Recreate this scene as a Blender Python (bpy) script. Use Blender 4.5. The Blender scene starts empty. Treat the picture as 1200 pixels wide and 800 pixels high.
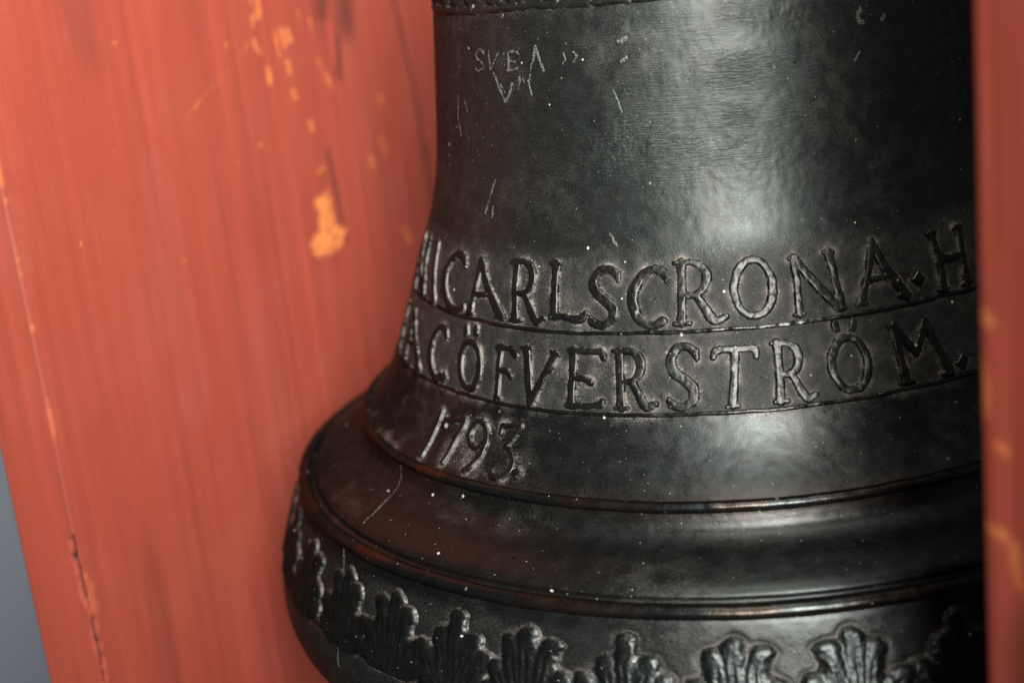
import bpy, math, random
import numpy as np
from mathutils import Matrix, Vector

# ---------------------------------------------------------------- camera, light, exposure
scene = bpy.context.scene
COL = scene.collection
CAM_POS = (0.0, -0.66305327, 0.15086539)
CAM_FW = (-0.14707337, 0.95065166, -0.27318647)
CAM_RT = (0.98658135, 0.12119222, -0.10940607)
CAM_UP = (0.07089898, 0.2856114, 0.95571934)
cd = bpy.data.cameras.new('camera')
cam = bpy.data.objects.new('camera', cd)
COL.objects.link(cam)
m = Matrix.Identity(4)
for i in range(3):
    m[i][0] = CAM_RT[i]; m[i][1] = CAM_UP[i]; m[i][2] = -CAM_FW[i]; m[i][3] = CAM_POS[i]
cam.matrix_world = m
cd.sensor_fit = 'HORIZONTAL'; cd.sensor_width = 36.0; cd.lens = 51.0
cd.clip_start = 0.02; cd.clip_end = 50
cd.dof.use_dof = True; cd.dof.focus_distance = 0.555; cd.dof.aperture_fstop = 5.6
scene.camera = cam

world = bpy.data.worlds.new('World'); scene.world = world
world.use_nodes = True
wb = world.node_tree.nodes['Background']
wb.inputs['Color'].default_value = (0.88, 0.94, 1.0, 1); wb.inputs['Strength'].default_value = 0.052

def area(name, loc, target, sx, sy, power, color):
    ld = bpy.data.lights.new(name, 'AREA'); ld.shape = 'RECTANGLE'
    ld.size = sx; ld.size_y = sy; ld.energy = power; ld.color = color
    o = bpy.data.objects.new(name, ld); COL.objects.link(o)
    o.location = loc
    o.rotation_euler = (Vector(target) - Vector(loc)).to_track_quat('-Z', 'Y').to_euler()
    return o
key = area('softbox_lamp', (0.195, -1.08, 0.56), (-0.24, 0.10, 0.27), 0.34, 0.80, 7.7, (0.965, 0.98, 1.0))
key.data.spread = math.radians(70)
top = area('overhead_fill', (0.06, -0.40, 1.05), (-0.27, 0.16, 0.06), 0.45, 0.45, 1.6, (1.0, 0.98, 0.96))  # added fill from above, brightens the board in the bell's shadow
top.data.spread = math.radians(52)
scene.cycles.max_bounces = 6; scene.cycles.caustics_reflective = False; scene.cycles.caustics_refractive = False

scene.view_settings.view_transform = 'Standard'
scene.view_settings.look = 'None'
scene.view_settings.exposure = 0.0
scene.view_settings.gamma = 1.0
scene.view_settings.use_curve_mapping = False

# ---------------------------------------------------------------- helpers
RNG = np.random.RandomState(7)
_lat = {}
def vn(x, y, seed=0):
    """smooth value noise, -1..1"""
    if seed not in _lat:
        _lat[seed] = np.random.RandomState(seed + 100).rand(256, 256) * 2 - 1
    L = _lat[seed]
    xi = np.floor(x).astype(int); yi = np.floor(y).astype(int)
    fx = x - xi; fy = y - yi
    fx = fx * fx * fx * (fx * (fx * 6 - 15) + 10); fy = fy * fy * fy * (fy * (fy * 6 - 15) + 10)
    x0 = xi & 255; x1 = (xi + 1) & 255; y0 = yi & 255; y1 = (yi + 1) & 255
    return (L[x0, y0] * (1 - fx) + L[x1, y0] * fx) * (1 - fy) + (L[x0, y1] * (1 - fx) + L[x1, y1] * fx) * fy
def fbm(x, y, seed=0, oct=3):
    s = 0; a = 1.0; t = 0
    for k in range(oct):
        s = s + a * vn(x * 2 ** k, y * 2 ** k, seed + k * 13); t += a; a *= .55
    return s / t
def sstep(a, b, x):
    t = np.clip((x - a) / (b - a), 0, 1); return t * t * (3 - 2 * t)

def mesh_from(name, V, F, mat, parent=None, uv=None, col=None, smooth=True):
    me = bpy.data.meshes.new(name)
    V = np.ascontiguousarray(V, np.float32); F = np.ascontiguousarray(F, np.int32)
    n = F.shape[1]
    me.vertices.add(len(V)); me.vertices.foreach_set('co', V.ravel())
    me.loops.add(F.size); me.loops.foreach_set('vertex_index', F.ravel())
    me.polygons.add(len(F))
    me.polygons.foreach_set('loop_start', np.arange(0, F.size, n, dtype=np.int32))
    me.polygons.foreach_set('loop_total', np.full(len(F), n, np.int32))
    me.update(calc_edges=True)
    if smooth:
        me.polygons.foreach_set('use_smooth', np.ones(len(F), bool))
    if uv is not None:
        ul = me.uv_layers.new(name='UVMap')
        ul.data.foreach_set('uv', np.ascontiguousarray(uv[F.ravel()], np.float32).ravel())
    if col is not None:
        ca = me.color_attributes.new('wear', 'FLOAT_COLOR', 'POINT')
        ca.data.foreach_set('color', np.ascontiguousarray(col, np.float32).ravel())
    me.materials.append(mat)
    o = bpy.data.objects.new(name, me); COL.objects.link(o)
    if parent is not None:
        o.parent = parent
    return o

def grid_faces(nr, nc, flip=False, wrap=False):
    i, j = np.meshgrid(np.arange(nr - 1), np.arange(nc if wrap else nc - 1), indexing='ij')
    j2 = (j + 1) % nc
    a = i * nc + j; b = i * nc + j2; c = (i + 1) * nc + j2; d = (i + 1) * nc + j
    F = np.stack([a, d, c, b] if not flip else [a, b, c, d], -1).reshape(-1, 4)
    return F

# ---------------------------------------------------------------- materials
class N:
    def __init__(s, name):
        s.m = bpy.data.materials.new(name); s.m.use_nodes = True
        s.t = s.m.node_tree; s.n = s.t.nodes; s.l = s.t.links
        s.b = s.n['Principled BSDF']
    def new(s, t, **k):
        n = s.n.new(t)
        for a, v in k.items():
            setattr(n, a, v)
        return n
    def put(s, sock, v):
        if isinstance(v, bpy.types.NodeSocket):
            s.l.new(v, sock)
        else:
            sock.default_value = v
    def math(s, op, a, b=0.0, c=0.0, clamp=False):
        n = s.new('ShaderNodeMath', operation=op, use_clamp=clamp)
        s.put(n.inputs[0], a); s.put(n.inputs[1], b); s.put(n.inputs[2], c)
        return n.outputs[0]
    def mix(s, f, a, b):
        n = s.new('ShaderNodeMix', data_type='RGBA')
        s.put(n.inputs[0], f); s.put(n.inputs[6], a); s.put(n.inputs[7], b)
        return n.outputs[2]
    def rng(s, v, a, b, c=0.0, d=1.0):
        n = s.new('ShaderNodeMapRange', interpolation_type='SMOOTHSTEP')
        s.put(n.inputs[0], v); n.inputs[1].default_value = a; n.inputs[2].default_value = b
        n.inputs[3].default_value = c; n.inputs[4].default_value = d
        return n.outputs[0]
    def map(s, vec, scale, rot=0.0, loc=(0, 0, 0)):
        n = s.new('ShaderNodeMapping'); s.put(n.inputs[0], vec)
        n.inputs['Scale'].default_value = scale; n.inputs['Rotation'].default_value = (0, 0, rot)
        n.inputs['Location'].default_value = loc
        return n.outputs[0]
    def noise(s, vec, scale, detail=3.0, rough=0.55):
        n = s.new('ShaderNodeTexNoise'); s.put(n.inputs['Vector'], vec)
        n.inputs['Scale'].default_value = scale; n.inputs['Detail'].default_value = detail
        n.inputs['Roughness'].default_value = rough
        return n.outputs['Fac']
    def voro(s, vec, scale, rand=1.0):
        n = s.new('ShaderNodeTexVoronoi'); s.put(n.inputs['Vector'], vec)
        n.inputs['Scale'].default_value = scale; n.inputs['Randomness'].default_value = rand
        return n.outputs['Distance'], n.outputs['Color']
    def sep(s, c):
        n = s.new('ShaderNodeSeparateColor'); s.put(n.inputs[0], c)
        return n.outputs
    def bump(s, h, strength, dist, normal=None):
        n = s.new('ShaderNodeBump'); s.put(n.inputs['Height'], h)
        n.inputs['Strength'].default_value = strength; n.inputs['Distance'].default_value = dist
        if normal is not None:
            s.l.new(normal, n.inputs['Normal'])
        return n.outputs[0]

def bronze(name, dust_gain=1.0, polish=0.0, band_rough=0.0):
    k = N(name)
    uv = k.new('ShaderNodeUVMap').outputs[0]
    mm = k.map(uv, (1000, 1000, 1000))                 # millimetres on the metal
    at = k.new('ShaderNodeAttribute', attribute_name='wear')
    R, G, B = k.sep(at.outputs['Color'])[:3]; A = at.outputs['Alpha']
    mid = k.noise(mm, 0.16, 3); fine = k.noise(mm, 1.1, 3, .65)
    # patina colours
    c = k.mix(k.rng(mid, .35, .68), (0.036, 0.038, 0.0355, 1), (0.045, 0.047, 0.044, 1))
    c = k.mix(k.math('MULTIPLY', k.rng(k.noise(mm, .07, 3), .52, .74), .30), c, (0.036, 0.054, 0.044, 1))
    c = k.mix(k.math('MULTIPLY', k.rng(k.noise(k.map(mm, (1, 1, 1), 0, (31, 7, 0)), .09, 3), .54, .74), .25), c, (0.055, 0.037, 0.034, 1))
    brown = k.math('MULTIPLY', B, k.rng(fine, .2, .6, .45, 1.0))
    c = k.mix(brown, c, (0.095, 0.052, 0.034, 1))
    # filed streaks
    st = k.noise(k.map(mm, (.11, 2.1, 1), math.radians(-4)), 1.0, 3, .62)
    st2 = k.noise(k.map(mm, (.10, 2.4, 1), math.radians(7), (4, 9, 0)), 1.0, 2, .6)
    streak = k.math('ADD', k.math('MULTIPLY', st, .6), k.math('MULTIPLY', st2, .4))
    filed = k.math('MULTIPLY', G, k.rng(streak, .46, .56))
    c = k.mix(k.math('MULTIPLY', filed, .5), c, (0.085, 0.09, 0.083, 1))
    # dust lodged in recesses, broken up by noise
    dn = k.math('ADD', k.math('MULTIPLY', fine, .65), k.math('MULTIPLY', mid, .5))
    dust = k.math('MULTIPLY', R, k.rng(dn, .44, .74, .12, 1.35), clamp=True)
    dust = k.math('MULTIPLY', dust, dust_gain, clamp=True)
    c = k.mix(dust, c, (0.275, 0.235, 0.20, 1))
    vsep = k.new('ShaderNodeSeparateXYZ'); k.put(vsep.inputs[0], mm)
    film = k.math('MULTIPLY', k.rng(vsep.outputs[1], 210, 232, .115, .035), k.rng(fine, .3, .75, .6, 1.3))
    c = k.mix(film, c, (0.155, 0.185, 0.145, 1))
    inband = k.math('MULTIPLY', k.rng(vsep.outputs[1], 214, 232), k.rng(vsep.outputs[1], 284, 281))
    dirt = k.math('MULTIPLY', k.math('MULTIPLY', k.math('ADD', inband, k.rng(vsep.outputs[1], 366, 374, 0.0, .45)), k.rng(fine, .3, .65, .25, .75)), 1.0 if band_rough > 0 else 0.0)
    c = k.mix(k.math('MULTIPLY', dirt, k.math('SUBTRACT', 1.0, dust)), c, (0.028, 0.0265, 0.022, 1))
    # specks of grit
    d1, c1 = k.voro(mm, .17); r1 = k.sep(c1)
    sp = k.math('LESS_THAN', d1, k.rng(r1[0], .62, 1.0, -.02, .10))
    d2, c2 = k.voro(k.map(mm, (1, 1, 1), .4, (3, 5, 0)), .5); r2 = k.sep(c2)
    sp2 = k.math('LESS_THAN', d2, k.rng(r2[1], .56, 1.0, -.02, .13))
    d3, c3 = k.voro(k.map(mm, (1, 1, 1), .9, (13, 2, 0)), .055); r3 = k.sep(c3)
    sp3 = k.math('LESS_THAN', d3, k.rng(r3[2], .6, 1.0, -.02, .036))
    sp = k.math('MULTIPLY', sp, k.rng(r1[2], 0, 1, .35, 1.0))
    grit = k.math('MAXIMUM', k.math('MAXIMUM', sp, sp3), k.math('MULTIPLY', sp2, k.rng(r2[0], 0, 1, .15, .6)))
    c = k.mix(k.math('MULTIPLY', grit, .8), c, (0.62, 0.58, 0.50, 1))
    # pits
    dp, cp = k.voro(k.map(mm, (1, 1, 1), .2, (9, 1, 0)), .16); rp = k.sep(cp)
    pit = k.math('LESS_THAN', dp, k.rng(rp[1], .78, 1.0, -.02, .10))
    c = k.mix(k.math('MULTIPLY', pit, .8), c, (0.012, 0.012, 0.012, 1))
    # pale scratches
    sc = k.math('MULTIPLY', k.math('MULTIPLY', A, .8), k.rng(k.noise(mm, 1.6, 3, .7), .36, .62))
    c = k.mix(sc, c, (0.25, 0.24, 0.215, 1))
    k.put(k.b.inputs['Base Color'], c)
    rough = k.math('ADD', k.rng(mid, .3, .7, .30 - polish, .37 - polish), k.math('MULTIPLY', k.rng(fine, .3, .7), .08))
    rough = k.math('ADD', rough, k.math('MULTIPLY', k.math('MAXIMUM', dust, k.math('MAXIMUM', grit, sc)), .5), clamp=True)
    rough = k.math('SUBTRACT', rough, k.math('MULTIPLY', filed, .06))
    rough = k.math('ADD', rough, k.math('MULTIPLY', inband, band_rough))
    rough = k.math('ADD', rough, k.rng(vsep.outputs[1], 205, 235, .06, 0.0))
    k.put(k.b.inputs['Roughness'], rough)
    k.b.inputs['IOR'].default_value = 1.45
    k.b.inputs['Specular IOR Level'].default_value = .2
    cover = k.math('MAXIMUM', k.math('MAXIMUM', k.math('MAXIMUM', dust, dirt), grit), k.math('MAXIMUM', sc, film))
    k.put(k.b.inputs['Metallic'], k.math('MULTIPLY_ADD', cover, -.95, .95, clamp=True))
    k.b.inputs['Specular Tint'].default_value = (.30, .29, .28, 1)
    # relief
    h = k.math('MULTIPLY', fine, .22)
    h = k.math('ADD', h, k.math('MULTIPLY', k.math('MULTIPLY', streak, G), 3.4))
    h = k.math('ADD', h, k.math('MULTIPLY', mid, .08))
    h = k.math('ADD', h, k.math('MULTIPLY', dirt, k.math('MULTIPLY', k.noise(k.map(mm, (.8, 1.3, 1), .5), 1.7, 3, .6), 1.1)))
    nrm = k.bump(h, .55, .00042)
    k.put(k.b.inputs['Normal'], nrm)
    return k.m

def painted(name, base, dark, bare):
    k = N(name)
    uv = k.new('ShaderNodeUVMap').outputs[0]
    mm = k.map(uv, (1000, 1000, 1000))
    at = k.new('ShaderNodeAttribute', attribute_name='wear')
    R, G, B = k.sep(at.outputs['Color'])[:3]
    grain = k.noise(k.map(mm, (.55, .012, 1), math.radians(1.5)), 1.0, 4, .6)
    grain2 = k.noise(k.map(mm, (.09, .004, 1), math.radians(-1)), 1.0, 3, .5)
    blot = k.noise(mm, .018, 3, .5)
    fine = k.noise(mm, .5, 4, .6)
    c = k.mix(k.rng(grain, .3, .7), base, tuple(a * b for a, b in zip(base, (.975, .955, .955, 1))))
    c = k.mix(k.math('MULTIPLY', k.rng(grain2, .45, .75), .18), c, dark)
    c = k.mix(k.math('MULTIPLY', k.rng(blot, .45, .7), .35), c, tuple(a * b for a, b in zip(base, (1.06, 1.28, 1.4, 1))))
    c = k.mix(k.math('MULTIPLY', k.rng(k.noise(k.map(mm, (1.6, .6, 1), .1, (50, 9, 0)), .03, 4, .6), .5, .72), .16), c, dark)
    c = k.mix(k.math('MULTIPLY', B, .16), c, (0.42, 0.15, 0.12, 1))
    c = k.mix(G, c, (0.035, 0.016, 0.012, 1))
    c = k.mix(k.math('MULTIPLY', R, k.rng(fine, .25, .55, .6, 1.0)), c, bare)
    d1, c1 = k.voro(k.map(mm, (1, .5, 1), .1), .05); r1 = k.sep(c1)
    nick = k.math('LESS_THAN', d1, k.rng(r1[0], .7, 1.0, -.02, .045))
    c = k.mix(k.math('MULTIPLY', nick, .5), c, bare)
    k.put(k.b.inputs['Base Color'], c)
    k.put(k.b.inputs['Roughness'], k.rng(fine, .3, .7, .58, .74))
    k.b.inputs['Specular IOR Level'].default_value = .32
    h = k.math('ADD', k.math('MULTIPLY', grain, 1.0), k.math('MULTIPLY', fine, .25))
    h = k.math('SUBTRACT', h, k.math('MULTIPLY', R, .5))
    k.put(k.b.inputs['Normal'], k.bump(h, .28, .0006))
    return k.m

M_BELL = bronze('patinated_bronze', band_rough=.11)
M_WORN = bronze('handled_bronze', polish=.0)
M_EDGE = bronze('rubbed_bronze', polish=.10)
M_RED = painted('red_paint', (0.350, 0.060, 0.0325, 1), (0.235, 0.037, 0.023, 1), (0.76, 0.235, 0.062, 1))
kb = N('grey_backdrop')
kb_n = kb.noise(kb.new('ShaderNodeTexCoord').outputs['Object'], 2.0, 3)
kb.put(kb.b.inputs['Base Color'], kb.mix(kb_n, (0.345, 0.37, 0.415, 1), (0.365, 0.39, 0.435, 1)))
kb.b.inputs['Roughness'].default_value = .9
M_GREY = kb.m

# ---------------------------------------------------------------- backdrop
V = np.array([(-4, 0, -2.5), (3, 0, -2.5), (3, 0, 2.5), (-4, 0, 2.5)], float)
V = np.vstack([V, V + (0, .05, 0)])
F = np.array([(0, 1, 2, 3), (7, 6, 5, 4), (0, 4, 5, 1), (1, 5, 6, 2), (2, 6, 7, 3), (3, 7, 4, 0)])
o = mesh_from('backdrop_wall', V, F, M_GREY, smooth=False)
o.location = (0, .75, 0); o['kind'] = 'structure'; o['label'] = 'plain blue grey backdrop behind the red boards'

# ---------------------------------------------------------------- red boards
def seg_dist(x, y, pts):
    d = np.full(np.shape(x), 1e9)
    pts = list(pts)
    if len(pts) == 1:
        return np.hypot(x - pts[0][0], y - pts[0][1])
    for (ax, ay), (bx, by) in zip(pts[:-1], pts[1:]):
        L2 = (bx - ax) ** 2 + (by - ay) ** 2 + 1e-12
        t = np.clip(((x - ax) * (bx - ax) + (y - ay) * (by - ay)) / L2, 0, 1)
        d = np.minimum(d, np.hypot(x - ax - t * (bx - ax), y - ay - t * (by - ay)))
    return d

def board(name, origin, direction, width, thick, z0, z1, zd0, zd1, wear, carve, rnd=.004, ud=(0, .46), step=.0013):
    """plank: inner face runs from origin along direction; its outward normal is (dy,-dx); local u = 0 at the front corner"""
    dx, dy = direction; L = math.hypot(dx, dy); dx /= L; dy /= L; nx, ny = dy, -dx
    # cross-section: (u, w) w = depth behind inner face
    us = np.concatenate([np.arange(rnd, min(ud[1], width - rnd), step), np.linspace(min(ud[1], width - rnd), width - rnd, 12)[1:]])
    sec = [(u, 0.) for u in us]
    def arc(cu, cw, a0, a1, n=7):
        return [(cu + rnd * math.cos(a), cw + rnd * math.sin(a)) for a in np.linspace(a0, a1, n)]
    far = arc(width - rnd, rnd, -math.pi / 2, 0)[1:] + [(width, w) for w in np.linspace(rnd, thick - rnd, 4)[1:-1]] + arc(width - rnd, thick - rnd, 0, math.pi / 2)
    back = [(u, thick) for u in np.linspace(width - rnd, rnd, 8)[1:-1]]
    front = arc(rnd, thick - rnd, math.pi / 2, math.pi) + [(0., w) for w in np.arange(thick - rnd, rnd, -step)[1:-1]] + arc(rnd, rnd, math.pi, 1.5 * math.pi)[:-1]
    sec = np.array(sec + far + back + front)
    n = len(sec)
    # unrolled coordinate: front edge gets negative u
    uu = sec[:, 0].copy(); nf = len(front); uu[-nf:] = np.where(sec[-nf:, 0] < rnd, sec[-nf:, 0] - sec[-nf:, 1], uu[-nf:])
    zs = np.concatenate([np.linspace(z0, zd0, 12)[:-1], np.arange(zd0, zd1, step), np.linspace(zd1, z1, 12)])
    U = np.tile(uu, (len(zs), 1)); Z = np.repeat(zs[:, None], n, 1)
    su = np.tile(sec[:, 0], (len(zs), 1)); sw = np.tile(sec[:, 1], (len(zs), 1))
    push = .0006 * vn(U * 30, Z * 6, 3) + .00025 * vn(U * 160, Z * 10, 4) + carve(U, Z)
    # section normals (outward)
    t = np.roll(sec, -1, 0) - np.roll(sec, 1, 0); t /= np.linalg.norm(t, axis=1, keepdims=True)
    onx = t[:, 1]; onw = -t[:, 0]
    su = su + push * onx; sw = sw + push * onw
    X = origin[0] + su * dx - sw * nx; Y = origin[1] + su * dy - sw * ny
    Vt = np.stack([X, Y, Z], -1).reshape(-1, 3)
    Fq = grid_faces(len(zs), n, flip=True, wrap=True)
    col = wear(U, Z).reshape(-1, 4)
    uv = np.stack([U, Z], -1).reshape(-1, 2)
    base = Vector((origin[0], origin[1], z0))
    ob = mesh_from(name, Vt - np.array(base), Fq, M_RED, uv=uv, col=col)
    ob.location = base
    # end caps as two ngons
    import bmesh
    bm = bmesh.new(); bm.from_mesh(ob.data); bm.verts.ensure_lookup_table()
    bm.faces.new([bm.verts[i] for i in range(n)][::-1]); bm.faces.new([bm.verts[(len(zs) - 1) * n + i] for i in range(n)])
    bmesh.ops.recalc_face_normals(bm, faces=bm.faces)
    bm.to_mesh(ob.data); bm.free()
    return ob

# places where the paint is knocked off, mm along the face / mm height, radius mm
BARE = [([(241, -9.4), (245, -9.6)], 8.0), ([(243, 0), (243, 4)], 4.3), ([(243, 5), (242, 12)], 4.6), ([(241, 12.5), (246, 13)], 2.2), ([(247, 17.3), (249, 17.6)], 2.0), ([(242, 30), (247, 31)], 2.0),
        ([(207.5, 136), (207.5, 128), (207.2, 119)], 2.8), ([(200, 138), (201, 128)], 3.5), ([(219.8, 110.5), (223, 97.4)], 1.4), ([(231.9, 110.6), (234.5, 104.3)], 1.9), ([(226, 112), (228, 102)], 1.2),
        ([(202.2, 121), (202.8, 115)], 1.6), ([(199.4, 108.7), (203, 101.6)], 1.4), ([(208, 92.9), (209.2, 85)], 2.0), ([(227, 93.7), (228, 87.5)], 1.6),
        ([(229, 78.5), (231, 73)], 1.5), ([(222, 76), (222.7, 72)], 1.3), ([(259.8, 91), (271, 73.5)], 1.3), ([(243, 58.4), (242.6, 53)], 2.2), ([(324.6, 62), (326, 56)], 1.4),
        ([(320.4, 36), (324.5, 27)], 2.4), ([(303, 28), (304.3, 21)], 1.6), ([(333, -23), (338.7, -33)], 2.0), ([(191, 54.5)], 1.3), ([(182.8, 109.3)], 1.9), ([(174, 109)], 1.1),
        ([(87.5, 119.7)], 1.2), ([(74, 72.7)], .9), ([(120, 18)], 1.1), ([(110, 12)], 1.4), ([(132.6, 79.7), (150, 88), (170, 95.6)], .45), ([(180, 99), (196, 108)], .4),
        ([(258, 113), (262, 104)], 1.2), ([(247, 120), (248, 112)], 1.0), ([(168, 50)], .8), ([(140, 92)], .8), ([(60, -30)], .7)]
DARKS = [([(352, 140), (361, 110), (371, 61), (376.5, -6.5), (379, -60)], 2.2), ([(256, 40), (258, 20), (260, 0), (262, -14)], 2.4), ([(270, 118), (280, 140)], 9), ([(296, 108), (300, 140)], 11), ([(285, 100), (280, 80)], 4)]  # crack and streaks; broad top patches paint recess shadow into the worn paint
def wear_and_light_left(U, Z):
    u = U * 1000; z = Z * 1000
    wob = 1.1 * vn(u * .35, z * .22, 21) + .7 * vn(u * .9, z * .5, 22)
    bare = np.zeros_like(u)
    for pts, r in BARE:
        d = seg_dist(u * .45, z, [(a * .45, b) for a, b in pts]) + wob * min(.6, r * .2)
        r = r * (1 if r > 4 else .52); bare = np.maximum(bare, (1 if r > 4 else .72) * sstep(r * 1.05 + .45, r * .9 - .45, d))
    bare *= np.where(seg_dist(u, z, [(243, -10), (243, 12)]) < 26, sstep(-.75, -.35, vn(u * .5, z * .35, 26)), sstep(-.45, .1, vn(u * .55, z * .09, 24) + .3 * vn(u * .9, z * .5, 25)))
    # top, broad orange area: bounced light painted into the colour
    bare = np.maximum(bare, .45 * sstep(.15, .6, fbm(u * .05, z * .02, 5)) * sstep(105, 150, z) * sstep(330, 420, u))
    # corner edge rubbed pale
    edge = np.exp(-((u - 1.0) / 1.6) ** 2) * sstep(.0, .5, vn(z * .09, z * 0 + 3, 8) + .35 * vn(z * .4, z * 0, 9)) * sstep(-70, 0, z)
    bare = np.maximum(bare, .35 * edge)
    chip = seg_dist(u, z, [(2, -106), (4, -112), (3, -124)]) + wob
    bare = np.maximum(bare, .22 * sstep(2.2, 1.0, chip))
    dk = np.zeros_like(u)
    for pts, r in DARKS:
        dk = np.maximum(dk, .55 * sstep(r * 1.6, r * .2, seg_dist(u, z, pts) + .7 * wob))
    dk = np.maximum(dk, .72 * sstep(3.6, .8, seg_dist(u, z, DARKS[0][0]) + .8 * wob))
    dk = np.maximum(dk, .22 * sstep(.35, .75, vn(u * .045, z * .006, 14)))
    ck = seg_dist(u, z, CRACK) + .4 * wob
    dk = np.maximum(dk, 1.0 * sstep(2.1, 1.0, ck))
    ck2 = seg_dist(u, z, CRACK2) + .4 * wob
    dk = np.maximum(dk, 1.0 * sstep(2.1, 1.0, ck2))
    dk = np.maximum(dk, .3 * np.exp(-((u + .2) / 2.2) ** 2) * sstep(-.6, .4, vn(z * .06, z * 0 + 9, 33)))  # corner painted darker to tone down the lamp's highlight on it
    pale = .5 * sstep(.35, .8, vn(u * .03, z * .02, 31))
    pale = np.maximum(pale, .8 * sstep(1.4, .6, seg_dist(u, z, [(300, -103), (318, -99)]) + .5 * wob))
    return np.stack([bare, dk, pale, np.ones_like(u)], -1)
CRACK = [(-1, -88), (-2.4, -97), (-.5, -105), (-1.6, -113), (.3, -120)]
CRACK2 = [(1, -127), (-.2, -136), (1.2, -146), (-.4, -160), (.8, -176)]
def carve_left(U, Z):
    u = U * 1000; z = Z * 1000
    d = np.minimum(seg_dist(u, z, CRACK), seg_dist(u, z, CRACK2)) + .4 * vn(u * .6, z * .3, 23)
    d2 = seg_dist(u, z, [(352, 140), (361, 110), (371, 61), (376.5, -6.5), (379, -60)])
    return -.0042 * sstep(1.9, .6, d) - .0008 * sstep(1.8, .4, d2)
lb = board('side_board', (-.292, -.10), (.285, .9585), .60, .033, -.42, .30, -.27, .165, wear_and_light_left, carve_left, rnd=.0018, ud=(0, .44))
lb['label'] = 'wide red painted wooden board behind the bell, scuffed to bare wood near the top'
lb['category'] = 'board'

def wear_right(U, Z):
    u = U * 1000; z = Z * 1000
    wob = 1.4 * vn(u * .25, z * .2, 41)
    bare = np.zeros_like(u)
    for pts, r in [([(1, 46), (6, 44)], 1.2), ([(2, 34), (3.5, 26), (2.5, 20)], 2.0), ([(8, 12), (11, 11)], 1.4), ([(1.5, -11.5), (10, -12)], 1.6), ([(13, -14), (15, -24)], 1.6), ([(0, 60), (-1, 75)], 1.0)]:
        bare = np.maximum(bare, .62 * sstep(r + 1.6, r * .2, seg_dist(u, z, pts) + .5 * wob))
    dk = .35 * sstep(.3, .8, vn(u * .06, z * .02, 43)) + .2 * sstep(.3, .7, vn(u * .1, z * .012, 44))
    pale = .7 * sstep(.2, .7, vn(u * .07, z * .012, 45))
    return np.stack([bare, dk, pale, np.ones_like(u)], -1)
rb = board('front_post', (.0615, -.3), (.5, -.866), .085, .12, -.42, .30, -.14, .15, wear_right, lambda U, Z: 0 * U, rnd=.003, ud=(0, .06), step=.0012)
rb['label'] = 'blurred narrow red wooden post in front of the bell at the right edge'
rb['category'] = 'post'

# ---------------------------------------------------------------- the bell: profile
SECT = [[(.5, 177), (20, 176), (60, 173), (90, 165), (107, 155), (113.5, 146)],
        [(113.5, 146), (116.5, 136), (118, 128), (118.6, 121.5)],
        [(118.6, 121.5), (119.8, 116), (121, 102), (123.2, 80), (125.6, 57), (129.4, 38), (134, 25), (139, 13.5), (143.6, 0), (148.8, -14), (154, -28), (159, -39), (165.6, -49), (173.2, -57.5)],
        [(173.2, -57.5), (174.0, -61.3), (175.9, -65.6), (180.8, -69.2), (188, -72), (194, -75), (198, -77.4), (200, -79.5)],
        [(200, -79.5), (200.2, -81.7), (202.4, -82.7), (205.5, -82.9)],
        [(205.5, -82.9), (207.4, -85.5), (208.8, -89), (212.3, -99), (216, -109), (219.2, -118), (221.6, -125), (222.6, -131), (222.3, -139), (219.5, -146.5), (214, -150)],
        [(214, -150), (208, -149), (203, -140), (196, -115), (180, -85), (160, -60), (143, -30), (128, 10), (115, 60), (108, 110), (102, 140), (80, 156), (20, 162), (.5, 163)]]
def catmull(P, n):
    P = np.array(P, float); Q = np.vstack([2 * P[0] - P[1], P, 2 * P[-1] - P[-2]]); out = []
    for i in range(1, len(Q) - 2):
        t = np.linspace(0, 1, n, endpoint=False)[:, None]
        p0, p1, p2, p3 = Q[i - 1:i + 3]
        out.append(.5 * (2 * p1 + (p2 - p0) * t + (2 * p0 - 5 * p1 + 4 * p2 - p3) * t * t + (3 * p1 - p0 - 3 * p2 + p3) * t ** 3))
    out.append(P[-1:]); return np.vstack(out)
PR = np.vstack([catmull(s, 14)[:-1] for s in SECT] + [np.array([SECT[-1][-1]], float)]) / 1000
PS = np.concatenate([[0], np.cumsum(np.hypot(*np.diff(PR, axis=0).T))])
PS = PS - PS[14]          # arc length 0 lies 20 mm out from the axis
_dr = np.gradient(PR[:, 0], PS); _dh = np.gradient(PR[:, 1], PS)
_kn = np.ones(5) / 5
_dr = np.convolve(np.pad(_dr, 2, 'edge'), _kn, 'valid'); _dh = np.convolve(np.pad(_dh, 2, 'edge'), _kn, 'valid')
_ll = np.hypot(_dr, _dh); PNR = -_dh / _ll; PNZ = _dr / _ll       # outward normal of the outer wall
I_OUT = int(np.argmin(PR[:, 1]))            # index of the mouth edge
S_LIP = PS[I_OUT]
def s_of_h(h):      # outer wall only, h in metres
    return np.interp(-np.asarray(h, float), -PR[:I_OUT + 1, 1], PS[:I_OUT + 1])
def surf(th, s, d):
    """point on the bell at azimuth th (0 faces the camera side), arc length s, lifted d along the normal"""
    r = np.interp(s, PS, PR[:, 0]); h = np.interp(s, PS, PR[:, 1])
    nr = np.interp(s, PS, PNR); nz = np.interp(s, PS, PNZ)
    r = r + d * nr; h = h + d * nz
    return np.stack([r * np.sin(th), -r * np.cos(th), h], -1)
RU = .15            # nominal radius for the unrolled coordinate
def unroll(th, s):
    return np.stack([th * RU, s], -1)
S_A = float(s_of_h(.0265)); S_B = float(s_of_h(-.0288)); S_L1 = float(s_of_h(0.0)); S_L3 = float(s_of_h(-.0575)); S_L4 = float(s_of_h(-.0829)); S_L5 = float(s_of_h(-.118))
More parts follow.
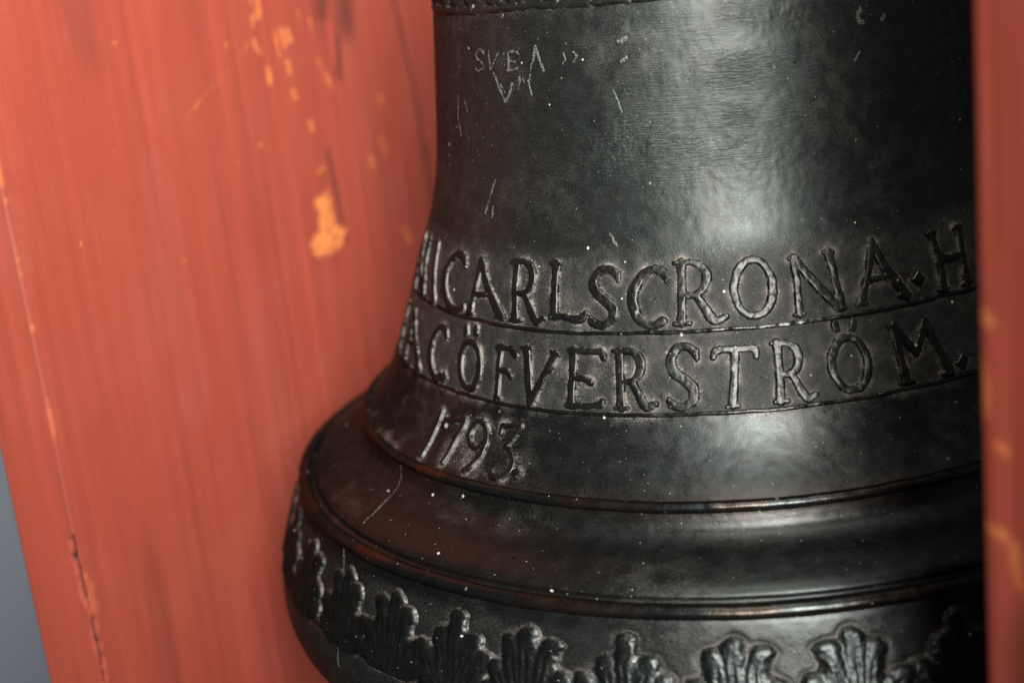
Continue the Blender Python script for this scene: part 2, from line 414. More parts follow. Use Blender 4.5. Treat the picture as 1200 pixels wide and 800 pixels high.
def relief(th, s):
    """uneven casting of the wall, metres"""
    u = th * RU
    d = .00022 * vn(u * 22, s * 18, 51) + .00005 * vn(u * 70, s * 60, 52)
    d = d + .00007 * fbm(u * 260, s * 260, 53, 2)
    band = sstep(S_A - .003, S_A + .002, s) * sstep(S_B + .002, S_B - .002, s)
    d = d + band * (.00022 * fbm(u * 330, s * 330, 57, 2) - .0002)
    crust = np.exp(-(((th - math.radians(2)) / .16) ** 2 + ((s - float(s_of_h(.060))) / .013) ** 2)) + .8 * np.exp(-(((th - math.radians(-16)) / .13) ** 2 + ((s - float(s_of_h(.068))) / .012) ** 2)) \
        + .9 * np.exp(-(((th - math.radians(13)) / .12) ** 2 + ((s - float(s_of_h(.112))) / .010) ** 2))
    d = d + crust * .00015 * fbm(u * 420, s * 420, 61, 2)
    return d

bell = bpy.data.objects.new('bell', None); COL.objects.link(bell)
bell.location = (0, 0, -.150); bell.empty_display_size = .1
bell['label'] = 'dark bronze bell with raised lettering, dated 1793, framed by red boards'
bell['category'] = 'bell'
OFF = np.array([0, 0, .150])

# ---------------------------------------------------------------- glyphs: strokes in a unit box, (x, y, half width factor)
def curve(P, n=7):
    return [tuple(p) for p in catmull(P, n)]
def ell(cx, cy, rx, ry, w, n=36):
    return [(cx + rx * math.cos(a), cy + ry * math.sin(a), w * (1 + .12 * math.cos(2 * a + .6))) for a in np.linspace(0, 2 * math.pi, n)]
G = {
 'I': [[(.5, .97, 1.25), (.5, .8, .9), (.5, .2, .9), (.5, .03, 1.25)]],
 'L': [[(.04, .97, .8), (.28, .965, .7)], [(.17, .96, 1.25), (.16, .75, 1.0), (.14, .07, 1.05)], curve([(.08, .06, 1.0), (.45, .07, .8), (.68, .025, .95), (.84, .03, 1.05), (.98, .13, .7)])],
 'A': [[(.40, .97, 1.1), (.24, .5, .8), (.07, .04, 1.1)], [(.0, .02, .8), (.16, .02, .8)], [(.40, .97, 1.1), (.62, .55, 1.15), (.93, .05, 1.25)], [(.8, .05, .8), (1.0, .04, .8)], [(.22, .37, .7), (.70, .40, .75)]],
 'C': [curve([(.98, .80, .75), (.88, .90, 1.05), (.66, .97, .95), (.40, .90, 1.1), (.16, .70, 1.3), (.08, .46, 1.35), (.17, .22, 1.25), (.42, .05, 1.05), (.72, .01, 1.0), (.93, .08, 1.15)]), [(.97, .90, .6), (.97, .74, .6)]],
 'R': [[(.0, .97, .75), (.2, .98, .8)], [(.16, .97, 1.2), (.17, .75, 1.05), (.17, .2, 1.0), (.16, .04, 1.2)], [(.03, .02, .8), (.32, .02, .8)],
       curve([(.14, .965, .8), (.42, .97, .8), (.64, .88, 1.05), (.70, .72, 1.15), (.60, .54, 1.0), (.40, .46, .75), (.2, .46, .65)]),
       curve([(.45, .47, .8), (.58, .30, 1.0), (.72, .09, 1.15), (.82, .03, 1.0), (.99, .09, .75)])],
 'S': [curve([(.95, .78, .65), (.86, .90, 1.0), (.62, .975, .9), (.34, .94, 1.1), (.13, .76, 1.2), (.24, .57, 1.25), (.56, .43, 1.3), (.82, .29, 1.3), (.80, .12, 1.15), (.54, .015, 1.0), (.26, .02, 1.0), (.06, .09, .9)]), [(.98, .92, .55), (.95, .76, .6)], [(.04, .15, .6), (.06, .02, .7)]],
 'O': [ell(.5, .5, .44, .465, .95)],
 'N': [[(.0, .97, .7), (.16, .975, .8)], [(.10, .97, 1.0), (.12, .5, .85), (.13, .03, 1.0)], [(.03, .02, .65), (.22, .02, .65)], [(.12, .95, 1.0), (.45, .52, 1.1), (.88, .05, 1.2)], [(.84, .98, 1.15), (.88, .5, .95), (.93, .06, 1.2)], [(.74, .99, .7), (.94, .985, .7)], [(.8, .04, .8), (1.0, .04, .8)]],
 'H': [[(.04, .96, 1.0), (.16, .5, 1.0), (.2, .04, 1.1)], [(.8, .96, 1.0), (.82, .5, 1.0), (.84, .04, 1.1)], [(.16, .52, .7), (.82, .52, .7)], [(-.06, .98, .7), (.16, .98, .7)], [(.7, .98, .7), (.92, .98, .7)], [(.08, .02, .7), (.32, .02, .7)], [(.72, .02, .7), (.96, .02, .7)]],
 'T': [curve([(.02, .82, .7), (.08, .92, 1.0), (.25, .95, .85), (.5, .95, .85), (.78, .95, .85), (.93, .93, 1.0), (.98, .82, .7)]), [(.5, .95, 1.1), (.5, .5, 1.0), (.49, .05, 1.15)], [(.36, .02, .75), (.63, .02, .75)]],
 'F': [[(.14, .97, 1.0), (.12, .5, .8), (.1, .03, .9)], [(.0, .97, .75), (.7, .96, .8), (.94, .86, 1.0)], [(.12, .55, .65), (.62, .53, .75), (.72, .47, .8)], [(-.02, .02, .7), (.26, .02, .7)]],
 'E': [[(.13, .97, 1.1), (.12, .5, 1.0), (.10, .04, 1.1)], [(.02, .965, .8), (.6, .955, .75), (.88, .95, .9), (.97, .83, .8)], [(.13, .50, .7), (.48, .49, .75), (.62, .43, .9)], [(.0, .03, .8), (.6, .035, .75), (.9, .05, .9), (.95, .12, .7)]],
 'V': [[(.02, .965, .8), (.26, .97, .8)], [(.14, .96, 1.2), (.20, .5, 1.1), (.28, .03, 1.15)], [(.90, .93, 1.15), (.62, .5, .95), (.30, .03, 1.05)], [(.8, .965, .75), (1.0, .93, .75)]],
 'M': [[(.06, .97, 1.0), (.11, .5, .95), (.16, .04, 1.1)], [(-.03, .98, .7), (.12, .98, .7)], [(.06, .02, .7), (.28, .02, .7)], [(.09, .95, 1.05), (.24, .72, 1.05), (.42, .5, 1.0)], [(.42, .5, .95), (.56, .75, .9), (.68, .96, 1.0)], [(.68, .96, 1.1), (.82, .5, 1.15), (.94, .05, 1.25)], [(.82, .03, .75), (1.0, .02, .75)]],
 '1': [[(.86, .97, 1.0), (.62, .5, 1.1), (.28, .04, 1.2)], [(.08, .05, .75), (.34, .02, .8)]],
 '7': [[(.0, .78, .9), (.04, .92, 1.15), (.4, .93, 1.1), (1.04, .97, 1.1)], [(1.04, .96, 1.1), (.68, .55, 1.05), (.28, .03, 1.0)]],
 '9': [curve([(.78, .62, 1.0), (.56, .47, .9), (.28, .52, 1.0), (.16, .68, 1.1), (.28, .87, 1.1), (.56, .97, 1.0), (.82, .86, 1.15), (.88, .64, 1.2), (.76, .40, 1.2), (.48, .17, 1.1), (.24, .02, 1.1)])],
 '3': [[(.1, .80, .8), (.1, .95, 1.0), (.55, .94, .9), (.92, .98, 1.0)], [(.92, .97, 1.0), (.66, .78, .9), (.40, .58, .95)], curve([(.36, .57, .9), (.62, .52, .95), (.80, .36, 1.15), (.74, .15, 1.2), (.50, .03, 1.1), (.22, .02, 1.05), (.06, .10, 1.0)])],
 '.': [[(.5, .5, 1.5), (.5, .5, 1.5)]],
}
G['Ö'] = G['O'] + [[(.28, 1.14, 1.0), (.26, 1.22, 1.0)], [(.70, 1.14, 1.0), (.72, 1.22, 1.0)]]

# corners of every glyph on the metal: (azimuth deg, height mm) top-left, top-right, bottom-left, bottom-right
ROW1 = [('N', (-76.5, 23.3), (-68.2, 23.6), (-73.5, 0.9), (-64.5, 1.2)), ('I', (-65.57, 23.4), (-61.26, 25.0), (-60.9, 1.0), (-56.9, 1.2)),
        ('C', (-58.6, 21.6), (-50.1, 25.0), (-55.0, 0.9), (-47.7, 1.8)), ('A', (-48.49, 22.8), (-41.28, 23.9), (-46.74, 1.4), (-37.59, 2.2)),
        ('R', (-37.74, 24.5), (-31.0, 25.1), (-36.39, 1.9), (-29.29, 2.3)), ('L', (-29.33, 25.1), (-22.90, 24.9), (-28.39, 3.8), (-21.82, 4.2)),
        ('S', (-21.75, 23.4), (-16.35, 23.2), (-21.21, 2.7), (-16.56, 2.7)), ('C', (-14.77, 23.1), (-8.60, 23.3), (-14.66, 2.7), (-9.25, 2.5)),
        ('R', (-7.63, 25.0), (-0.6, 24.5), (-7.96, 2.6), (0.02, 2.8)), ('O', (1.40, 24.6), (7.82, 24.1), (0.68, 3.7), (7.58, 3.0)),
        ('N', (10.33, 23.2), (17.97, 23.3), (9.70, 2.5), (17.79, 2.6)), ('A', (21.62, 24.8), (28.08, 23.3), (19.57, 2.9), (28.50, 2.8)),
        ('.', (29.72, 10.6), (31.94, 10.2), (29.37, 6.4), (31.55, 6.0)), ('H', (35.20, 23.1), (42.79, 22.6), (33.30, 1.9), (40.73, 1.6))]
ROW2 = [('I', (-77.5, -7.5), (-73.5, -7.0), (-76.5, -27.2), (-72.5, -27.0)), ('A', (-71.0, -6.8), (-63.41, -5.7), (-68.95, -27.2), (-58.8, -27.0)), ('C', (-57.9, -7.6), (-51.61, -4.8), (-55.6, -26.2), (-50.95, -26.6)),
        ('.', (-51.47, -23.2), (-49.42, -22.9), (-50.89, -26.6), (-48.87, -26.4)), ('Ö', (-47.54, -8.5), (-41.92, -6.9), (-45.83, -27.0), (-40.50, -26.6)),
        ('F', (-38.12, -7.9), (-34.12, -7.5), (-37.34, -27.4), (-33.23, -27.2)), ('V', (-33.16, -6.3), (-26.05, -7.1), (-31.98, -27.4), (-26.08, -27.3)),
        ('E', (-24.31, -5.9), (-18.36, -5.3), (-23.98, -27.0), (-18.22, -26.6)), ('R', (-17.14, -5.6), (-11.2, -5.5), (-16.67, -26.8), (-10.61, -26.5)),
        ('S', (-9.04, -4.1), (-4.39, -4.5), (-8.92, -26.1), (-4.53, -26.1)), ('T', (-2.43, -5.4), (4.16, -6.0), (-2.79, -26.7), (2.88, -26.9)),
        ('R', (6.04, -5.5), (11.3, -5.9), (5.58, -26.6), (11.56, -26.7)), ('Ö', (14.11, -6.3), (20.08, -6.7), (13.78, -25.9), (19.79, -26.2)),
        ('M', (24.02, -5.6), (32.6, -6.7), (23.26, -26.6), (32.42, -27.0)), ('.', (33.66, -21.5), (35.67, -22.1), (33.38, -25.5), (35.37, -26.0))]
ROW3 = [('1', (-51.4, -37.8), (-48.0, -36.7), (-49.9, -54.6), (-46.6, -53.9)), ('7', (-47.03, -38.6), (-42.60, -37.1), (-44.9, -53.9), (-40.9, -53.3)),
        ('9', (-41.94, -36.6), (-37.05, -35.6), (-40.2, -54.2), (-35.3, -53.7)), ('3', (-35.15, -35.6), (-31.0, -35.0), (-34.82, -53.7), (-30.1, -53.6)),
        ('.', (-31.13, -49.7), (-29.59, -49.4), (-30.68, -52.2), (-29.18, -52.0))]

def place(quad, x, y):
    (a, b, c, d) = [(math.radians(t), float(s_of_h(h / 1000))) for t, h in quad]
    th = (a[0] * (1 - x) + b[0] * x) * y + (c[0] * (1 - x) + d[0] * x) * (1 - y)
    s = (a[1] * (1 - x) + b[1] * x) * y + (c[1] * (1 - x) + d[1] * x) * (1 - y)
    return th, s
class Glyph:
    """strokes laid on the bell; sd(th, s) gives signed distance (m) to the stroke outline and the local half width"""
    def __init__(self, ch, quad, half):
        self.ch = ch; self.segs = []; self.dots = []
        cth, cs = place(quad, .5, .5)
        self.cth = cth; self.cs = cs; self.r = float(np.interp(cs, PS, PR[:, 0])); self.half = half
        if ch == '.':
            w = abs(place(quad, 1, .5)[0] - place(quad, 0, .5)[0]) * self.r
            self.dots.append((0., 0., w * .5)); L = [(0, 0)]
        else:
            L = []
            for st in G[ch]:
                P = []
                thin = .7 if len(st) == 2 and math.hypot(st[0][0] - st[1][0], st[0][1] - st[1][1]) < .33 and st[0][1] < 1.05 else 1.0
                for x, y, w in st:
                    w = w * thin; t, s = place(quad, x, y)
                    P.append(((t - cth) * self.r, s - cs, w * half))
                self.segs += list(zip(P[:-1], P[1:])); L += [(p[0], p[1]) for p in P]
        L = np.array(L); self.lo = L.min(0); self.hi = L.max(0)
        self.seed = int(abs(cth * 9999 + cs * 77777)) % 1000
    def sd(self, th, s):
        x = (th - self.cth) * self.r; y = s - self.cs
        wx = .00020 * vn(x * 300 + self.seed, y * 300, 71); wy = .00020 * vn(x * 300, y * 300 + self.seed, 72)
        x = x + wx; y = y + wy
        best = np.full(x.shape, 1.0); hw = np.full(x.shape, self.half)
        for (ax, ay, aw), (bx, by, bw) in self.segs:
            L2 = (bx - ax) ** 2 + (by - ay) ** 2 + 1e-14
            t = np.clip(((x - ax) * (bx - ax) + (y - ay) * (by - ay)) / L2, 0, 1)
            w = aw + (bw - aw) * t
            d = np.hypot(x - ax - t * (bx - ax), y - ay - t * (by - ay)) - w
            k = d < best
            best = np.where(k, d, best); hw = np.where(k, w, hw)
        for cx, cy, rr in self.dots:
            d = (np.abs(x - cx) + np.abs(y - cy)) * .8 - rr
            best = np.minimum(best, d); hw = np.where(d <= best, rr, hw)
        return best, hw
HALF = .00172
GLYPHS = [Glyph(g[0], g[1:], HALF) for g in ROW1 + ROW2] + [Glyph(g[0], g[1:], .00125) for g in ROW3]

def patch(name, th0, th1, s0, s1, step, fn, parent, pivot=0.0, mat=None):
    """fn(th, s) -> signed distance, height, colour(4).  Keeps the cells at or inside the outline."""
    r = float(np.interp((s0 + s1) / 2, PS, PR[:, 0]))
    nt = max(4, int((th1 - th0) * r / step)); ns = max(4, int((s1 - s0) / step))
    T, S = np.meshgrid(np.linspace(th0, th1, nt), np.linspace(s0, s1, ns))
    sd, h, col = fn(T, S)
    P = surf(T - pivot, S, relief(T, S) + h).reshape(-1, 3) + OFF
    F = grid_faces(ns, nt)
    keep = (sd.ravel()[F] < .00045).any(1)
    F = F[keep]
    used, inv = np.unique(F.ravel(), return_inverse=True)
    return mesh_from(name, P[used], inv.reshape(-1, 4), mat or M_BELL, parent, uv=unroll(T, S).reshape(-1, 2)[used], col=col.reshape(-1, 4)[used])

def letter_fn(g, H):
    def fn(T, S):
        sd, hw = g.sd(T, S)
        q = np.clip(-sd / hw, 0, 1)
        q2 = np.clip(q * 2.3, 0, 1)
        h = H * (.90 * np.sqrt(np.clip(1 - (1 - q2) ** 2, 0, 1)) + .10 * q) * (1 + .04 * vn(T * 60, S * 160, 81)) + .00003 * vn(T * 110, S * 800, 82)
        h = np.where(sd > 0, -np.minimum(sd, .0006) - .00002, h)
        dust = .75 * sstep(.3, .02, q) * sstep(-.5, .6, vn(T * 90, S * 600, 83) + .2)
        col = np.stack([dust, 0 * q, .1 + 0 * q, 0 * q], -1)
        return sd, h, col
    return fn
PARTLABEL = {'.': 'raised full stop'}
for i, g in enumerate(GLYPHS):
    mrg = .0035
    nm = 'numeral' if g.ch in '1793' else ('full_stop' if g.ch == '.' else 'letter')
    o = patch(nm, g.cth + (g.lo[0] - mrg) / g.r, g.cth + (g.hi[0] + mrg) / g.r, g.cs + g.lo[1] - mrg, g.cs + g.hi[1] + mrg, .00024,
              letter_fn(g, .0014 if g.ch in '1793.' else .00115), bell, mat=M_WORN)
    o['label'] = PARTLABEL.get(g.ch, ('raised numeral ' if nm == 'numeral' else 'raised capital letter ') + g.ch)

# ---------------------------------------------------------------- leaves of the lower frieze
LEAF_W = .0168; LEAF_H = .031
LEAF_S0 = float(s_of_h(-.0885))          # tip
def leaf_shape(x, y, var):
    """x across (m, 0 at midrib), y up from the foot (m).  Lobes fan out from the foot."""
    x = x / 1.24
    jx = .0007 * vn(x * 170 + var * 17, y * 170, 91) + .0004 * vn(x * 600, y * 600 + var * 5, 97); jy = .0007 * vn(x * 170, y * 170 + var * 29, 92)
    x = x + jx; y = y + jy
    best = np.full(x.shape, 1.0); top = np.zeros(x.shape)
    lobes = [(0, .0, 0, .0264, .0050, .0036), (-.0028, .003, -.0064, .0206, .0042, .0036), (.0028, .003, .0064, .0206, .0042, .0036),
             (-.005, .001, -.0114, .0122, .0042, .0037), (.005, .001, .0114, .0122, .0042, .0037), (-.006, -.001, -.0120, .0030, .004, .0040), (.006, -.001, .0120, .0030, .004, .0040)]
    for i, (ax, ay, bx, by, aw, bw) in enumerate(lobes):
        bx = bx * (1 + .12 * math.sin(i * 2.1 + var * 1.7)); by = by * (1 + .09 * math.sin(i * 1.3 + var * 2.9))
        L2 = (bx - ax) ** 2 + (by - ay) ** 2
        t0 = ((x - ax) * (bx - ax) + (y - ay) * (by - ay)) / L2
        t = np.clip(t0, 0, 1); w = aw + (bw - aw) * t
        q = np.hypot(x - ax - t * (bx - ax), y - ay - t * (by - ay))
        # scalloped tips
        d = q - w * (1 + .02 * np.sin(np.arctan2(y - by, x - bx) * 5 + i))
        side = np.abs((x - ax) * (by - ay) - (y - ay) * (bx - ax)) / math.sqrt(L2)
        ridge = np.clip(1 - (q / (w * 1.25)) ** 2, 0, 1) * (.85 + .15 * sstep(1.15, .6, t0))
        ridge = ridge - .30 * np.exp(-(side / .0007) ** 2) * sstep(.95, .6, t0) - .12 * np.exp(-((side - .0021) / .0006) ** 2) * sstep(.85, .5, t0)
        top = np.maximum(top, np.where(d < 0, ridge, 0)); kk = .0024; hh = np.clip(.5 + .5 * (best - d) / kk, 0, 1); best = best * (1 - hh) + d * hh - kk * hh * (1 - hh)
    return best, top
def leaf_fn(th_c, var):
    r = .213
    def fn(T, S):
        x = (T - th_c) * r; y = LEAF_S0 + LEAF_H - S
        sd, top = leaf_shape(x, y, var)
        base = np.sqrt(np.clip(1 - (1 - np.clip(-sd / .0024, 0, 1)) ** 2, 0, 1))
        h = .0020 * base * (.52 + .48 * top + .10 * vn(x * 300 + var * 7, y * 110, 96)) + .00005 * vn(x * 900, y * 900, 95) * base
        h = np.where(sd > 0, -np.minimum(sd, .0006) - .00002, h)
        dust = .40 * sstep(.0009, .0001, -sd) + .16 * sstep(.45, .15, top) * base
        col = np.stack([np.clip(dust, 0, 1), 0 * x, 0 * x, 0 * x], -1)
        return sd, h, col
    return fn
LEAF_TH = [-79.5, -69.2, -59.1, -48.4, -39.2, -30.3, -21.7, -11.7, -1.5, 9.4, 19.6, 29.8, 40.0]
leafs = []
for var in range(3):
    tc = math.radians(LEAF_TH[4 + var])
    o = patch('leaf', tc - .022 / .213, tc + .022 / .213, LEAF_S0 - .0025, LEAF_S0 + LEAF_H + .003, .00034, leaf_fn(tc, var), bell, pivot=tc, mat=M_WORN)
    o.rotation_euler = (0, 0, tc); leafs.append(o)
for i, t in enumerate(LEAF_TH):
    if i in (4, 5, 6):
        continue
    c = leafs[i % 3].copy(); COL.objects.link(c); c.rotation_euler = (0, 0, math.radians(t))

# ---------------------------------------------------------------- mouldings and border lines
def ring(name, s_c, prof, wob, seed, colfn, gaps=0.0, n=1500):
    """prof: list of (ds, lift) metres, running down the wall"""
    th = np.linspace(-math.pi, math.pi, n, endpoint=False)
    # denser towards the camera side
    th = th - .55 * np.sin(th) * .9
    P = np.array(prof)
    T = np.repeat(th[None], len(P), 0); u = T * RU
    w = wob * (vn(u * 14, u * 0 + seed, 101) + .45 * vn(u * 60, u * 0 + seed, 102) + .25 * vn(u * 200, u * 0 + seed, 103))
    amp = 1 + gaps * np.minimum(0, vn(u * 45, u * 0 + seed + 5, 104) + .2 * vn(u * 160, u * 0 + seed, 105)) * 1.3
    S = s_c + P[:, :1] + w
    lift = np.where(P[:, 1:] > 0, P[:, 1:] * np.clip(amp, .12, 1.3), P[:, 1:])
    lift = lift + np.where(P[:, 1:] > 0, .00012 * vn(u * 250, S * 900, 106), 0)
    V3 = surf(T, S, relief(T, S) + lift).reshape(-1, 3) + OFF
    F = grid_faces(len(P), n, wrap=True)
    col = colfn(T, np.repeat(np.linspace(0, 1, len(P))[:, None], n, 1)).reshape(-1, 4)
    return mesh_from(name, V3, F, M_EDGE, bell, uv=unroll(T, S).reshape(-1, 2), col=col)
def bead(w, h, n=11, sink=.0008):
    a = np.linspace(0, math.pi, n)
    P = [(-math.cos(t) * w, math.sin(t) * h) for t in a]
    return [(-w * 1.02, -sink)] + P + [(w * 1.02, -sink)]
def col_line(T, q):
    d = .8 * (np.abs(q - .5) > .3) * sstep(-.3, .4, vn(T * 40, q * 3, 111))
    return np.stack([d, 0 * q, .1 + 0 * q, 0 * q], -1)
def col_mould(T, q):
    b = (.35 + .5 * sstep(.1, -.6, T)) * sstep(-.35, .4, vn(T * 9, q * 2, 113))
    d = .35 * sstep(.25, .0, q) * sstep(-.2, .5, vn(T * 30, q * 2, 114))
    return np.stack([d, 0 * q, b, 0 * q], -1)
for s_c, sd_ in ((S_L1, 1), (S_B, 2), (float(s_of_h(-.1185)), 3)):
    ring('border_line', s_c, bead(.00085, .00085), .00042, sd_ * 7, col_line, gaps=.9)
ring('border_line', float(s_of_h(.1203)), bead(.0016, .0014), .0007, 40, col_line, gaps=.5)
ring('moulding', S_L3 - .0002, bead(.0022, .0023), .00026, 61, col_mould, gaps=.10)
ring('moulding', S_L4 - .0002, bead(.0030, .0031), .00026, 67, col_mould, gaps=.10)

# pendants of the upper ornament, hanging at the top border
def pendant_fn(tc, seed):
    r = .1188; sc = float(s_of_h(.1225))
    def fn(T, S):
        x = (T - tc) * r; y = S - sc
        x = x + .0016 * vn(x * 250 + seed, y * 250, 121); y = y + .0014 * vn(x * 250, y * 250 + seed, 122)
        k_ = .7 + .5 * ((seed * 37) % 10) / 10
        d = np.minimum(np.hypot(x, (y - .0006) * .9) - .0026 * k_, np.hypot(x * .5, (y + .0035)) - .0034)
        q = np.clip(-d / .0016, 0, 1)
        h = np.where(d > 0, -np.minimum(d, .0006), .0013 * np.sqrt(1 - (1 - q) ** 2))
        return d, h, np.stack([.3 * sstep(.4, .1, q), 0 * q, 0 * q, 0 * q], -1)
    return fn
for i, t in enumerate((-76, -70, -62.5, -56.5, -50.3, -43, -37, -27.5, -21, -13.5, -6, 1, 8, 15, 22, 30, 37)):
    tc = math.radians(t)
    patch('pendant', tc - .06, tc + .06, float(s_of_h(.131)), float(s_of_h(.1165)), .00035, pendant_fn(tc, i * 13), bell)

# ---------------------------------------------------------------- scratched marks: thin burrs thrown up along each stroke
def scratch(name, strokes, label=None, wid=.00042):
    P = np.array([p for st in strokes for p in st], float)
    th0, th1 = np.radians(P[:, 0].min()), np.radians(P[:, 0].max())
    s0, s1 = float(s_of_h(P[:, 1].max() / 1000)), float(s_of_h(P[:, 1].min() / 1000))
    sc = (s0 + s1) / 2; r = float(np.interp(sc, PS, PR[:, 0]))
    L = [[(math.radians(a) * r, float(s_of_h(b / 1000))) for a, b in st] for st in strokes]
    def fn(T, S):
        x = T * r; y = S
        x = x + .0003 * vn(T * 180, S * 700, 131) ; y = y + .0003 * vn(T * 180, S * 500, 132)
        d = np.full(T.shape, 1.0)
        for st in L:
            d = np.minimum(d, seg_dist(x, y, st))
        w = wid * (1 + .7 * vn(T * 150, S * 250, 133))
        sd = d - w
        q = np.clip(-sd / np.maximum(w, 1e-5), 0, 1)
        h = np.where(sd > 0, -np.minimum(sd, .0004) * .5 + .00003, .00003 + .00013 * np.sin(q * math.pi) + .00003 * q)
        return sd + .0002, h, np.stack([0 * q, 0 * q, 0 * q, sstep(0, .35, q)], -1)
    o = patch(name, th0 - .0014 / r, th1 + .0014 / r, s0 - .0014, s1 + .0014, .00013, fn, bell)
    if label:
        o['label'] = label
    return o
def glyph_strokes(ch, quad):
    out = []
    for st in G[ch]:
        if len(st) == 2 and ch in 'SVA' and abs(st[0][0] - st[1][0]) < .3 and abs(st[0][1] - st[1][1]) < .25:
            continue
        q = []
        for x, y, w in st:
            t, s = place(quad, x, y)
            q.append((math.degrees(t), float(np.interp(s, PS, PR[:, 1])) * 1000))
        out.append(q)
    return out
for ch, *quad in [('S', (-49.51, 105.4), (-46.31, 105.4), (-49.79, 97.0), (-46.29, 97.1)), ('V', (-45.49, 104.8), (-41.66, 105.0), (-45.75, 97.1), (-41.87, 97.2)), ('E', (-39.75, 104.6), (-36.83, 104.8), (-39.72, 97.1), (-36.81, 97.4))]:
    scratch('scratched_letter', glyph_strokes(ch, quad), 'letter ' + ch + ' scratched into the metal')
scratch('scratched_letter', [[(-32.6, 106.3), (-33.2, 101), (-34.2, 96.4)], [(-32.5, 106.2), (-32, 101.5), (-30.9, 96.8)], [(-32.4, 105.5), (-31.7, 100.5)]], 'letter A without a crossbar scratched into the metal')
for st, w in [([(-43.66, 96.2), (-42.28, 90.6), (-40.76, 85.3), (-39.51, 87.6), (-38.72, 91.9)], .0005), ([(-42.0, 92), (-40.6, 88.5)], .0003), ([(-34.12, 95.4), (-34.45, 91.5), (-33.93, 87.6)], .00045), ([(-36.89, 94.8), (-36.72, 92.5), (-37.21, 90.2)], .00035),
              ([(-36.05, 94.1), (-35.46, 92.5)], .00035), ([(-44.07, 54.2), (-45.06, 50.3), (-45.92, 45.4), (-46.75, 40.5)], .00045), ([(-44.54, 43.0), (-44.60, 39.3)], .0005), ([(-56.78, 86.6), (-57.45, 78.5), (-56.15, 69.9)], .0003),
              ([(-54.14, 84.8), (-53.20, 80.8)], .0004), ([(-51.28, -84.5), (-50.33, -90.3), (-50.16, -103.7), (-49.0, -115), (-48.16, -128.7)], .0004), ([(-53.44, -60.3), (-51.87, -68.4), (-50.87, -73.8), (-51.0, -77)], .0003),
              ([(-26.45, 103.1), (-25.98, 100.6), (-26.76, 98.7)], .0003), ([(-24.31, 103.5), (-23.68, 101.6), (-24.5, 99.5)], .0003), ([(-14.34, 106.6), (-15.30, 105.8)], .0009), ([(-14.55, 99.5), (-15.04, 98.6)], .0009),
              ([(27.13, 92.9), (26.12, 90.1)], .0006), ([(27.88, 107.5), (27.2, 105), (28.06, 102.8)], .0011), ([(32.82, 104.4), (32.35, 102.7)], .0007), ([(-16.92, 88.6), (-16.22, 84.8), (-15.57, 80.0)], .0003), ([(-18.52, 35.1), (-17.40, 31.0)], .0004)]:
    scratch('scratch', [st], wid=w)

# ---------------------------------------------------------------- the bell's wall
def spaced(parts):
    return np.concatenate([np.arange(a, b, st) for a, b, st in parts])
TH = np.radians(spaced([(-180, -104, 1.6), (-104, 58, .205), (58, 180, 1.6)]))
SS = np.concatenate([np.linspace(PS[0], float(s_of_h(.128)), 24)[:-1], np.arange(float(s_of_h(.128)), S_LIP, .00055), np.linspace(S_LIP, PS[-1], 46)])
T, S = np.meshgrid(TH, SS)
d = relief(T, S); d = np.where(S > S_LIP, 0, d)
nT = len(TH)
dust = np.zeros_like(T)
H_ = np.interp(S, PS, PR[:, 1]); outer = S < S_LIP
def near_field(g_sd, th0, th1, s0, s1, fn):
    i0, i1 = np.searchsorted(SS, [s0, s1]); j0, j1 = np.searchsorted(TH, [th0, th1])
    if i1 > i0 and j1 > j0:
        fn(np.s_[i0:i1, j0:j1], g_sd(T[i0:i1, j0:j1], S[i0:i1, j0:j1]))
u_ = T * RU
patchy = fbm(u_ * 120, S * 120, 141, 2)
for g in GLYPHS:
    def put(sl, r):
        sd = np.maximum(r[0], 0)
        dust[sl] = np.maximum(dust[sl], .98 * np.exp(-(sd / .0015) ** 1.2) * sstep(-.6, .35, patchy[sl]))
        d[sl] -= .00006 * np.exp(-((sd - .0005) / .0011) ** 2)
    mg = .006
    near_field(g.sd, g.cth + (g.lo[0] - mg) / g.r, g.cth + (g.hi[0] + mg) / g.r, g.cs + g.lo[1] - mg, g.cs + g.hi[1] + mg, put)
for i, t in enumerate(LEAF_TH):
    tc = math.radians(t); var = (i - 4) if i in (4, 5, 6) else i % 3
    def put(sl, r):
        sd = np.maximum(r[0], 0)
        dust[sl] = np.maximum(dust[sl], .55 * np.exp(-(sd / .0008)) * sstep(-.6, .3, patchy[sl]))
        d[sl] -= .0003 * np.exp(-((sd - .0005) / .001) ** 2)
    near_field(lambda a, b: leaf_shape((a - tc) * .213, LEAF_S0 + LEAF_H - b, var), tc - .1, tc + .1, LEAF_S0 - .006, LEAF_S0 + LEAF_H + .004, put)
band = sstep(S_A - .006, S_A + .004, S) * sstep(S_B + .003, S_B - .001, S)
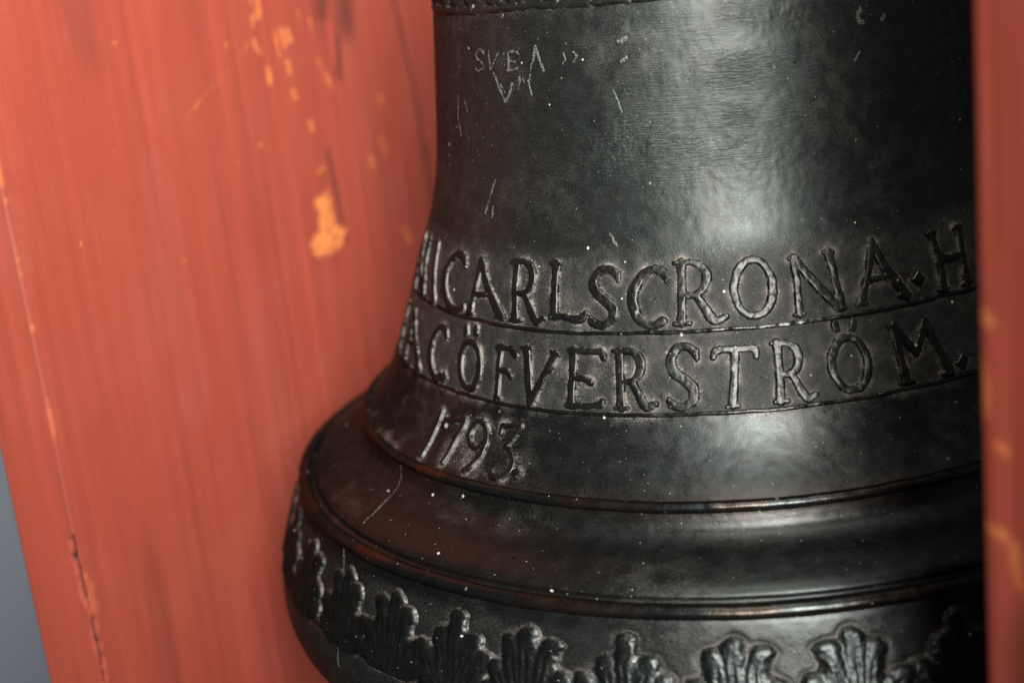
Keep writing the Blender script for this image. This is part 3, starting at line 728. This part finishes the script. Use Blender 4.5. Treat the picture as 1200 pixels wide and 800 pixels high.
dust = np.maximum(dust, band * (.10 + .24 * sstep(-.2, .6, patchy)) * (.5 + .5 * sstep(-.3, .5, vn(u_ * 30, S * 30, 143))))
for sc in (S_L1, S_B, float(s_of_h(-.1185)), float(s_of_h(.1205))):
    dust = np.maximum(dust, .7 * np.exp(-np.abs(S - sc - .0) / .0016) * sstep(-.5, .4, patchy))
dust = np.maximum(dust, .35 * np.exp(-((S - S_L3 + .004) / .003) ** 2) * sstep(-.1, .6, patchy) * sstep(-.2, -.7, T))
dust = np.maximum(dust, .10 * sstep(-.1, .5, fbm(u_ * 40, S * 40, 145, 3)))
dust = np.maximum(dust, .42 * np.exp(-((np.degrees(T) + 41) / 9) ** 4 - ((H_ * 1000 + 45) / 9) ** 4) * sstep(-.5, .4, patchy))
filed = np.zeros_like(T)
for tdeg, h, wt, wh, a in [(-19, 103, 14, 12, .9), (-11, 70, 18, 20, 1.0), (6, 92, 15, 9, 1.0), (-32, 60, 14, 24, .8), (0, 112, 12, 9, .8), (3, 76, 10, 7, .9), (-28, 85, 9, 14, .5)]:
    filed = np.maximum(filed, a * np.exp(-((np.degrees(T) - tdeg) / wt) ** 2 - ((H_ * 1000 - h) / wh) ** 2))
filed *= outer
filed = filed * sstep(-1.3, .5, vn(u_ * 90, S * 110, 151))
brown = .38 * sstep(S_L3 - .002, S_L3 + .004, S) * sstep(S_L4 + .002, S_L4 - .004, S) * sstep(.0, -.7, T) * sstep(-.4, .3, vn(u_ * 14, S * 60, 153))
brown = np.maximum(brown, .2 * sstep(math.radians(-42), math.radians(-62), T) * sstep(-.5, .3, vn(u_ * 20, S * 12, 155)))
brown = np.maximum(brown, .3 * np.exp(-((S - S_L3) / .006) ** 2))
sc_attr = np.zeros_like(T)
P = surf(T, S, d).reshape(-1, 3) + OFF
body = mesh_from('body', P, grid_faces(len(SS), nT, wrap=True), M_BELL, bell, uv=unroll(T, S).reshape(-1, 2),
                 col=np.stack([dust * outer, filed, brown * outer, sc_attr], -1).reshape(-1, 4))
